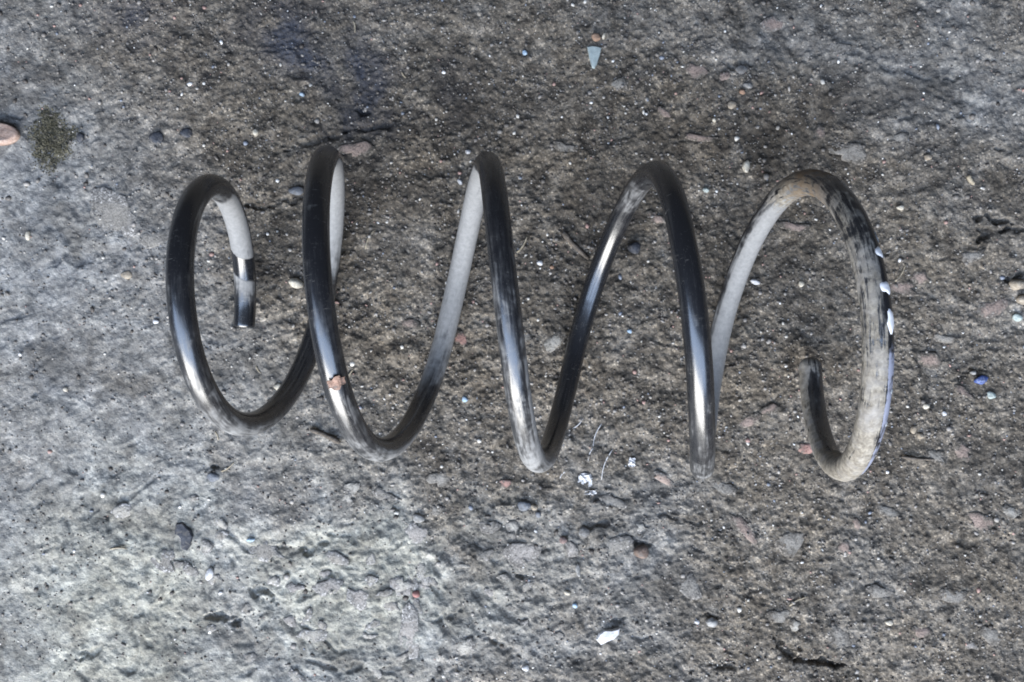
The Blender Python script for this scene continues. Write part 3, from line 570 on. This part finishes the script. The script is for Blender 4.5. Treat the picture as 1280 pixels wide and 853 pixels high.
LOOSE = [('pebble', PEB[1], 'cream', 933, 208, 4.5, 7.5, 4.5, 8, 'cream oval pebble above the pale strand near the right end of the spring', .2),
         ('pebble', PEB[2], 'beige', 1270, 356, 10, 7, 7, -5, 'rounded pinkish beige pebble in a hollow at the right picture edge', .3),
         ('pebble', PEB[3], 'beige', 1277, 375, 7, 6, 5, 0, 'half hidden beige pebble just below the rounded one at right edge', .3),
         ('pebble', ROCK[1], 'green', 1271, 397, 7, 5, 4, 0, 'pale greenish angular pebble lowest of three at right edge', .25),
         ('rock_chip', ROCK[2], 'cream', 371, 354, 10, 7, 6, 15, 'cream white rock chip beside the left flank of the second coil', .25),
         ('pebble', PEB[4], 'brown', 802, 690, 9, 8.5, 7, 0, 'round brown pebble in a shadowed pit below the fourth coil', .3),
         ('pebble', PEB[0], 'grey', 730, 665, 7, 7.5, 6, 0, 'round grey pebble below the third coil', .3),
         ('stone_chip', ROCK[3], 'blueg', 655, 632, 9, 7, 4.5, -20, 'blue-grey stone chip just below the third coil', .3),
         ('stone_chip', ROCK[4], 'blueg', 673, 643, 4, 5, 3, 20, 'smaller blue-grey stone chip right of the larger one below third coil', .3),
         ('crumb', PEB[2], 'beige', 668, 634, 4, 4, 3.5, 0, 'tiny beige crumb between two blue-grey chips', .2),
         ('stone_chip', ROCK[5], 'blueg', 370, 239, 11, 6, 5, 0, 'slate blue stone chip touching the top left of the second coil', .3),
         ('crumb', ROCK[0], 'orange', 745, 47, 6, 5, 4, 20, 'tan orange crumb just above the pale glass shard', .2),
         ('pebble', PEB[3], 'cream', 755, 45, 2.2, 4.5, 2.5, 20, 'tiny white sliver beside the tan crumb above the glass shard', .2),
         ('pebble', PEB[1], 'cream', 1125, 260, 4.5, 3, 3, 0, 'tiny cream pebble right of the top of the last coil', .2),
         ('pebble', PEB[2], 'beige', 1159, 197, 4.5, 4, 4, 0, 'tiny beige pebble high right of the last coil', .2),
         ('stone_chip', ROCK[1], 'blueg', 265, 597, 9, 6, 4, -10, 'blue-grey stone chip below the first coil', .3),
         ('plastic_crumb', ROCK[2], 'cyan', 313, 675, 5.5, 3.2, 3, -10, 'small light blue crumb at lower left', .2),
         ('plastic_crumb', ROCK[3], 'cyan', 656, 65, 3.5, 3.5, 3, 0, 'small light blue crumb left of the glass shard', .2),
         ('plastic_crumb', ROCK[4], 'cyan', 377, 117, 3.5, 3, 3, 0, 'small light blue crumb above the second coil', .2),
         ('plastic_crumb', ROCK[5], 'cyan', 787, 414, 3.5, 3, 2.5, 0, 'small light blue crumb between third and fourth coils', .2),
         ('pebble', ROCK[3], 'green', 1240, 494, 6, 5, 4, 0, 'dull green pebble below right of the blue chip', .35),
         ('pebble', ROCK[2], 'green', 883, 237, 4.5, 4, 3, 0, 'pale green crumb right of the top of the fourth coil', .25),
         ('crumb', ROCK[4], 'orange', 928, 115, 4, 3.5, 3.5, 0, 'reddish orange crumb high above the fourth coil', .2),
         ('pebble', PEB[0], 'beige', 915, 131, 5.5, 5, 4, 0, 'dull tan pebble just below the orange crumb', .3),
         ('pebble', PEB[4], 'pale', 935, 107, 6, 3.5, 4, 10, 'pale grey pebble left above the orange crumb', .35),
         ('stone_chip', ROCK[0], 'grey', 927, 87, 8, 6, 5, 0, 'grey stone chip in a dark pit upper right of centre', .3),
         ('pebble', PEB[3], 'cream', 893, 150, 2.6, 3.2, 3, 0, 'tiny white pebble above the cream oval pebble', .2),
         ('pebble', PEB[1], 'cream', 1111, 778, 5, 3.5, 3, 0, 'pale oval pebble at lower right', .25),
         ('pebble', PEB[2], 'beige', 1150, 545, 4, 4, 3, 0, 'pale tan pebble right of the bottom of the last coil', .25),
         ('pebble', PEB[4], 'beige', 1142, 537, 3.5, 5.5, 3, 20, 'upright tan crumb beside a round one right of last coil', .25),
         ('pebble', PEB[0], 'cream', 1157, 508, 4, 3.5, 3, 0, 'small pale pebble right of the last coil at mid height', .25),
         ('plastic_crumb', ROCK[1], 'white', 1180, 517, 3.5, 3, 2.5, 0, 'tiny white glinting crumb left below the blue chip', .2),
         ('pebble', PEB[3], 'pale', 1217, 466, 4, 2.8, 3, 0, 'tiny pale pebble touching the blue chip on its upper left', .2),
         ('stone_chip', ROCK[5], 'pale', 722, 712, 3.5, 9, 3, -8, 'pale upright sliver of stone near the bottom centre', .3),
         ('stone_chip', ROCK[4], 'cyan', 719, 757, 3.5, 4, 3, 0, 'light blue-grey crumb low in the centre', .25),
         ('stone_chip', ROCK[2], 'pale', 890, 778, 8, 7, 5, 0, 'rounded grey stone under a dark pit at bottom right of centre', .35),
         ('pebble', PEB[1], 'white', 872, 779, 3.2, 2.6, 2.5, 0, 'tiny white crumb left of the stone in the pit', .2),
         ('pebble', PEB[4], 'white', 657, 836, 4.5, 4, 3.5, 0, 'small white crumb at the bottom edge', .25),
         ('pebble', PEB[2], 'cream', 709, 741, 4, 2.8, 3, 10, 'tiny cream pebble near the bottom centre', .25),
         ('pebble', PEB[0], 'pink', 704, 675, 5, 4.5, 4, 0, 'small pinkish pebble left of the round grey pebble', .3),
         ('pebble', PEB[3], 'red', 520, 743, 5, 4.5, 4, 0, 'small pinkish pebble among the broken concrete at bottom', .25),
         ('rock_chip', ROCK[3], 'pale', 523, 648, 8, 6, 4, 0, 'whitish rock crumb below the second coil', .3),
         ('crumb', PEB[1], 'beige', 158, 344, 7, 5, 2.5, 0, 'flat tan crumb left of the first coil', .3),
         ('crumb', PEB[2], 'white', 194, 402, 4, 3, 2.5, 0, 'tiny bright white crumb left of the first coil', .2),
         ('crumb', PEB[3], 'cream', 36, 295, 3, 6, 2.5, 5, 'small upright cream flake near the left edge', .25),
         ('crumb', PEB[4], 'cream', 81, 487, 3, 3, 2.5, 0, 'tiny cream crumb low on the left side', .25),
         ('pebble', PEB[0], 'dark', 100, 172, 5, 6, 3.5, 0, 'dark slate pebble right of the moss patch', .3),
         ('pebble', PEB[1], 'dark', 232, 166, 8, 6, 4, 0, 'dark blue lump in place of a dark pit above the first coil', .46),  # added dark lump, its colour stands in for the shade of a pit
         ('pebble', PEB[4], 'dark', 195, 172, 9, 8, 4, 0, 'round dark lump in place of a dark pit above left of the first coil', .5),  # no pebble here: a dark lump added for a pit's shade
         ('pebble', ROCK[0], 'cream', 320, 166, 4, 4.5, 4, 0, 'small cream pebble above the gap between first and second coils', .25),
         ('rock_chip', ROCK[1], 'white', 575, 228, 3, 4, 3, -30, 'small white crumb left of the top of the third coil', .25),
         ('crumb', PEB[2], 'white', 585, 190, 3.5, 3, 3, 0, 'white speck touching the top left of the third coil', .25),
         ('crumb', PEB[3], 'white', 675, 329, 4, 3.2, 3, 0, 'white crumb between the third coil and the thin stick', .25),
         ('crumb', PEB[4], 'orange', 690, 334, 2.6, 2.4, 2.4, 0, 'tiny orange crumb right of the white crumb by the third coil', .25),
         ('stone_chip', ROCK[2], 'white', 945, 352, 7, 4, 4, 15, 'pale chip against the right side of the pale strand', .3),
         ('stone_chip', ROCK[5], 'dark', 792, 310, 9, 8, 6, 0, 'dark grey stone inside the fourth coil', .3),
         ('crumb', PEB[0], 'cream', 1002, 355, 3.5, 4, 3, 0, 'small cream crumb inside the last coil', .25),
         ('crumb', ROCK[3], 'cyan', 581, 499, 4, 4, 3, 0, 'pale blue-white crumb between second and third coils', .25),
         ('pebble', PEB[1], 'cream', 347, 484, 5, 4.5, 4, 0, 'cream pebble inside the bottom of the first coil', .25)]
for nm, me, mt, u, v, ru, rv, h, an, lb, sk in LOOSE:
    cat = {'pebble': 'pebble', 'rock_chip': 'stone', 'stone_chip': 'stone', 'crumb': 'crumb', 'plastic_crumb': 'crumb'}[nm]
    solid(nm, me, mt, u, v, ru, rv, h, an, label=lb, cat=cat, sink=sk)

def foil(u, v, ru, rv, seed, label):
    """crumpled bright flake"""
    r = random.Random(seed); V = []; F = []; n = 7
    for j in range(n):
        for i in range(n):
            x = (i / (n - 1) - .5) * 2; y = (j / (n - 1) - .5) * 2; q = 1 / max(1, math.hypot(x, y) * .85)
            V.append((x * q + r.uniform(-.14, .14), y * q + r.uniform(-.14, .14), r.uniform(-.5, 1)))
    for j in range(n - 1):
        for i in range(n - 1):
            a = j * n + i; F.append((a, a + 1, a + n + 1, a + n))
    me = mesh_from('paint_flake', V, F, False); me.materials.append(MT['white'])
    tag(put('paint_flake', me, u, v, ru, rv, 2.4, 0, sink=.1), label, 'flake')
foil(732, 600, 9, 8, 1, 'crumpled bright white flake right of the bottom of the third coil')
foil(790, 578, 4.5, 6, 2, 'small bright white flake between third and fourth coils near their bottoms')
foil(738, 616, 7, 3, 3, 'thin white flake just below the crumpled one by the third coil')

def stick(name, u0, v0, u1, v1, r0, r1, mt, label, cat, bend=.06, seed=0, lift=0.0, n=9):
    rnd = random.Random(seed); a = Vector((*px(u0, v0), 0)); b = Vector((*px(u1, v1), 0)); d = b - a; s = d.cross(Vector((0, 0, 1))) * bend
    V = []; F = []; NSg = 8
    c = (a + b) / 2; base = ground_z_mean(c.x, c.y, .004)
    for k in range(n):
        t = k / (n - 1); p = a + d * t + s * math.sin(t * math.pi) ; r = (r0 * (1 - t) + r1 * t) * MM * (1 + rnd.uniform(-.18, .18))
        z = max(base, ground_z(p.x, p.y) - .0006) + r * .8 + lift
        if k in (0, n - 1): r *= .7
        for i in range(NSg):
            q = i / NSg * 2 * math.pi; nrm = d.normalized().cross(Vector((0, 0, 1)))
            V.append(Vector((p.x, p.y, z)) + nrm * (r * math.cos(q)) + Vector((0, 0, r * math.sin(q))) - Vector((c.x, c.y, base)))
    for k in range(n - 1):
        for i in range(NSg):
            j = (i + 1) % NSg; F.append((k * NSg + i, k * NSg + j, (k + 1) * NSg + j, (k + 1) * NSg + i))
    F.append(tuple(range(NSg))[::-1]); F.append(tuple((n - 1) * NSg + i for i in range(NSg)))
    me = mesh_from(name, V, F); me.materials.append(MT[mt])
    o = bpy.data.objects.new(name, me); C.objects.link(o); o.location = (c.x, c.y, base); return tag(o, label, cat)
stick('twig', 387, 537, 425, 554, 2.6, 3.2, 'bark', 'short grey brown twig below the second coil', 'twig', -.03, 1)
stick('twig', 704, 291, 736, 324, 3.6, 2.6, 'bark', 'thin brown stick slanting left of the fourth coil', 'stick', .03, 2)
stick('twig', 1126, 571, 1166, 574, 2.2, 1.6, 'bark', 'thin dark twig lying level right of the last coil', 'twig', .03, 3)
STRAW = [(646, 316, 659, 295, 'short pale straw right of the third coil'), (457, 312, 468, 288, 'pale straw right of the second coil'),
         (1119, 352, 1132, 330, 'thin straw right of the paint spots on the last coil'), (986, 757, 1009, 746, 'pale straw at the lower right'),
         (1209, 220, 1217, 231, 'thick cream splinter at the upper right'), (139, 686, 160, 686, 'thin brown fibre at the lower left'),
         (320, 458, 326, 467, 'short pale fibre inside the first coil'), (268, 540, 272, 551, 'thin straw under the bottom of the first coil'),
         (276, 590, 292, 578, 'curved straw below the first coil'), (434, 475, 441, 462, 'short straw under the leaf scrap on second coil'),
         (502, 90, 507, 97, 'tiny tan splinter above the gap between second and third coils'), (441, 25, 443, 40, 'short pale fibre near the top edge')]
for i, (a, b, c, d, lb) in enumerate(STRAW):
    k = 3.2 if 'thick' in lb else 1.1
    stick('straw', a, b, c, d, k, k * .7, 'straw', lb, 'straw', .08 * (-1) ** i, 20 + i, .0003, 7)
# pale scratches of dried paint on the floor are thin raised threads of paint
for i, (a, b, c, d) in enumerate(((752, 530, 741, 560), (741, 560, 735, 576), (766, 562, 752, 600), (716, 536, 729, 523), (706, 590, 700, 598), (746, 612, 738, 622))):
    stick('paint_thread', a, b, c, d, .8, .5, 'white', ['long white thread of dried paint right of the third coil', 'lower end of the white paint thread right of third coil',
          'second white paint thread further right of the third coil', 'short white paint dash touching the right of third coil', 'short white dash at the foot of the third coil',
          'short white dash under the crumpled flake'][i], 'paint mark', .08, 70 + i, -.0002, 8)

# moss
def moss():
    r = random.Random(11); V = []; F = []
    x0, y0 = px(63, 172)
    for k in range(4200):
        a = r.uniform(0, 6.283); q = math.sqrt(r.random()); u = q * math.cos(a); v = q * math.sin(a)
        lim = 1 + .15 * math.sin(3 * a + 1) + .10 * math.sin(7 * a) + r.uniform(-.12, .22)
        x = u * 26 * MM * lim * (.75 + .35 * (v < .3)); y = v * 38 * MM * lim
        if r.random() < .9 * q ** 3: continue
        gz = ground_z(x0 + x, y0 + y); s = r.uniform(.35, 1.0) * .0011; h = r.uniform(.3, 1.2) * .0011 * (1.2 - q * .8)
        an = r.uniform(0, 6.283); c = len(V); lx, ly = r.uniform(-1, 1) * .0012, r.uniform(-1, 1) * .0012
        for i in range(3):
            V.append((x + s * math.cos(an + i * 2.09), y + s * math.sin(an + i * 2.09), gz - .0003))
        V.append((x + lx, y + ly, gz + h)); F += [(c, c + 1, c + 3), (c + 1, c + 2, c + 3), (c + 2, c, c + 3)]
    me = mesh_from('moss_patch', V, F, False)
    me.materials.append(stone_mat('moss', (.080, .074, .050), (.20, .183, .130), .95, 140, dirt=.6))
    o = bpy.data.objects.new('moss_patch', me); C.objects.link(o); o.location = (x0, y0, 0)
    tag(o, 'olive brown moss patch right of the reddish disc', 'moss')
moss()

# scrap of dry leaf caught on the second coil
def leaf():
    k = int(np.argmin(np.abs(tt - 747))); ph = .35
    V = []; F = []; n = 8; r = random.Random(4)
    for j in range(n):
        for i in range(n):
            a = (i / (n - 1) - .5) * 2; b = (j / (n - 1) - .5) * 2
            wdt = 1 - .55 * abs(a) ** 1.5 + r.uniform(-.08, .08)
            kk = k + int(round(b * wdt * 1.9)); p_ = ph + a * .55
            V.append(wire_point(kk, p_, .0006 + .0006 * math.sin(3 * a + 1) ** 2 + .0009 * r.random() * abs(b)))
    for j in range(n - 1):
        for i in range(n - 1):
            q = j * n + i; F.append((q, q + 1, q + n + 1, q + n))
    c = np.mean(V, 0); me = mesh_from('leaf_scrap', np.array(V) - c, F, False); me.materials.append(MT['leaf'])
    o = bpy.data.objects.new('leaf_scrap', me); C.objects.link(o); o.location = c
    md = o.modifiers.new('thickness', 'SOLIDIFY'); md.thickness = .00025
    tag(o, 'orange brown scrap of dry leaf caught on the second coil', 'leaf')
leaf()

# ------------------------------------------------------------------ loose grit: far too many grains to count
def grit(n):
    ico = bmesh.new(); bmesh.ops.create_icosphere(ico, subdivisions=1, radius=1)
    bv = np.array([v.co[:] for v in ico.verts]); bf = np.array([[v.index for v in f.verts] for f in ico.faces]); ico.free()
    xs = RNG.uniform(-.37, .37, n * 2); ys = RNG.uniform(-.25, .25, n * 2)
    i = np.clip(np.searchsorted(GX, xs), 1, len(GX) - 1); j = np.clip(np.searchsorted(GY, ys), 1, len(GY) - 1)
    keep = RNG.random(n * 2) < (1 - .72 * conc[j, i]) * (.35 + .65 * sstep(-.25, .3, fbm(xs, ys, 30, 3, 91)))
    xs, ys, i, j = xs[keep][:n], ys[keep][:n], i[keep][:n], j[keep][:n]; n = len(xs); zs = H[j, i]
    s = np.minimum(.00032 + .00030 * RNG.gamma(1.3, .8, n), .0017)
    sc = s[:, None] * RNG.uniform(.6, 1.35, (n, 3)); sc[:, 2] *= .7
    an = RNG.uniform(0, 6.283, n); ca, sa = np.cos(an), np.sin(an)
    vv = bv[None] * (1 + RNG.uniform(-.22, .22, (n, len(bv), 1))) * sc[:, None]
    x = vv[..., 0] * ca[:, None] - vv[..., 1] * sa[:, None]; y = vv[..., 0] * sa[:, None] + vv[..., 1] * ca[:, None]
    V = np.stack([x + xs[:, None], y + ys[:, None], vv[..., 2] + (zs + sc[:, 2] * .3)[:, None]], -1).reshape(-1, 3)
    Fc = (bf[None] + (np.arange(n) * len(bv))[:, None, None]).reshape(-1, 3)
    me = bpy.data.meshes.new('loose_grit'); me.vertices.add(len(V)); me.vertices.foreach_set('co', V.astype(np.float32).ravel())
    me.loops.add(Fc.size); me.loops.foreach_set('vertex_index', Fc.ravel().astype(np.int32))
    me.polygons.add(len(Fc)); me.polygons.foreach_set('loop_start', (np.arange(len(Fc)) * 3).astype(np.int32)); me.update(calc_edges=True)
    pal = np.array([(.07, .06, .052), (.11, .10, .09), (.16, .145, .13), (.22, .205, .19), (.30, .28, .255), (.50, .48, .44), (.70, .69, .67), (.34, .22, .19), (.19, .21, .25)])
    c = pal[RNG.choice(len(pal), n, p=[.2, .26, .22, .14, .09, .035, .010, .025, .02])] * RNG.uniform(.8, 1.2, (n, 1))
    col = np.concatenate([np.repeat(c, len(bv), 0), np.ones((n * len(bv), 1))], 1)
    me.color_attributes.new('tone', 'FLOAT_COLOR', 'POINT').data.foreach_set('color', col.astype(np.float32).ravel())
    m, nt, b = mat('mixed_grit'); a = N(nt, 'ShaderNodeVertexColor', layer_name='tone'); L(nt, a.outputs[0], b.inputs['Base Color']); b.inputs['Roughness'].default_value = .6
    me.materials.append(m)
    o = bpy.data.objects.new('loose_grit', me); C.objects.link(o); o['kind'] = 'stuff'
    tag(o, 'fine grit and sand grains strewn over the dirty floor', 'grit')
grit(26000)
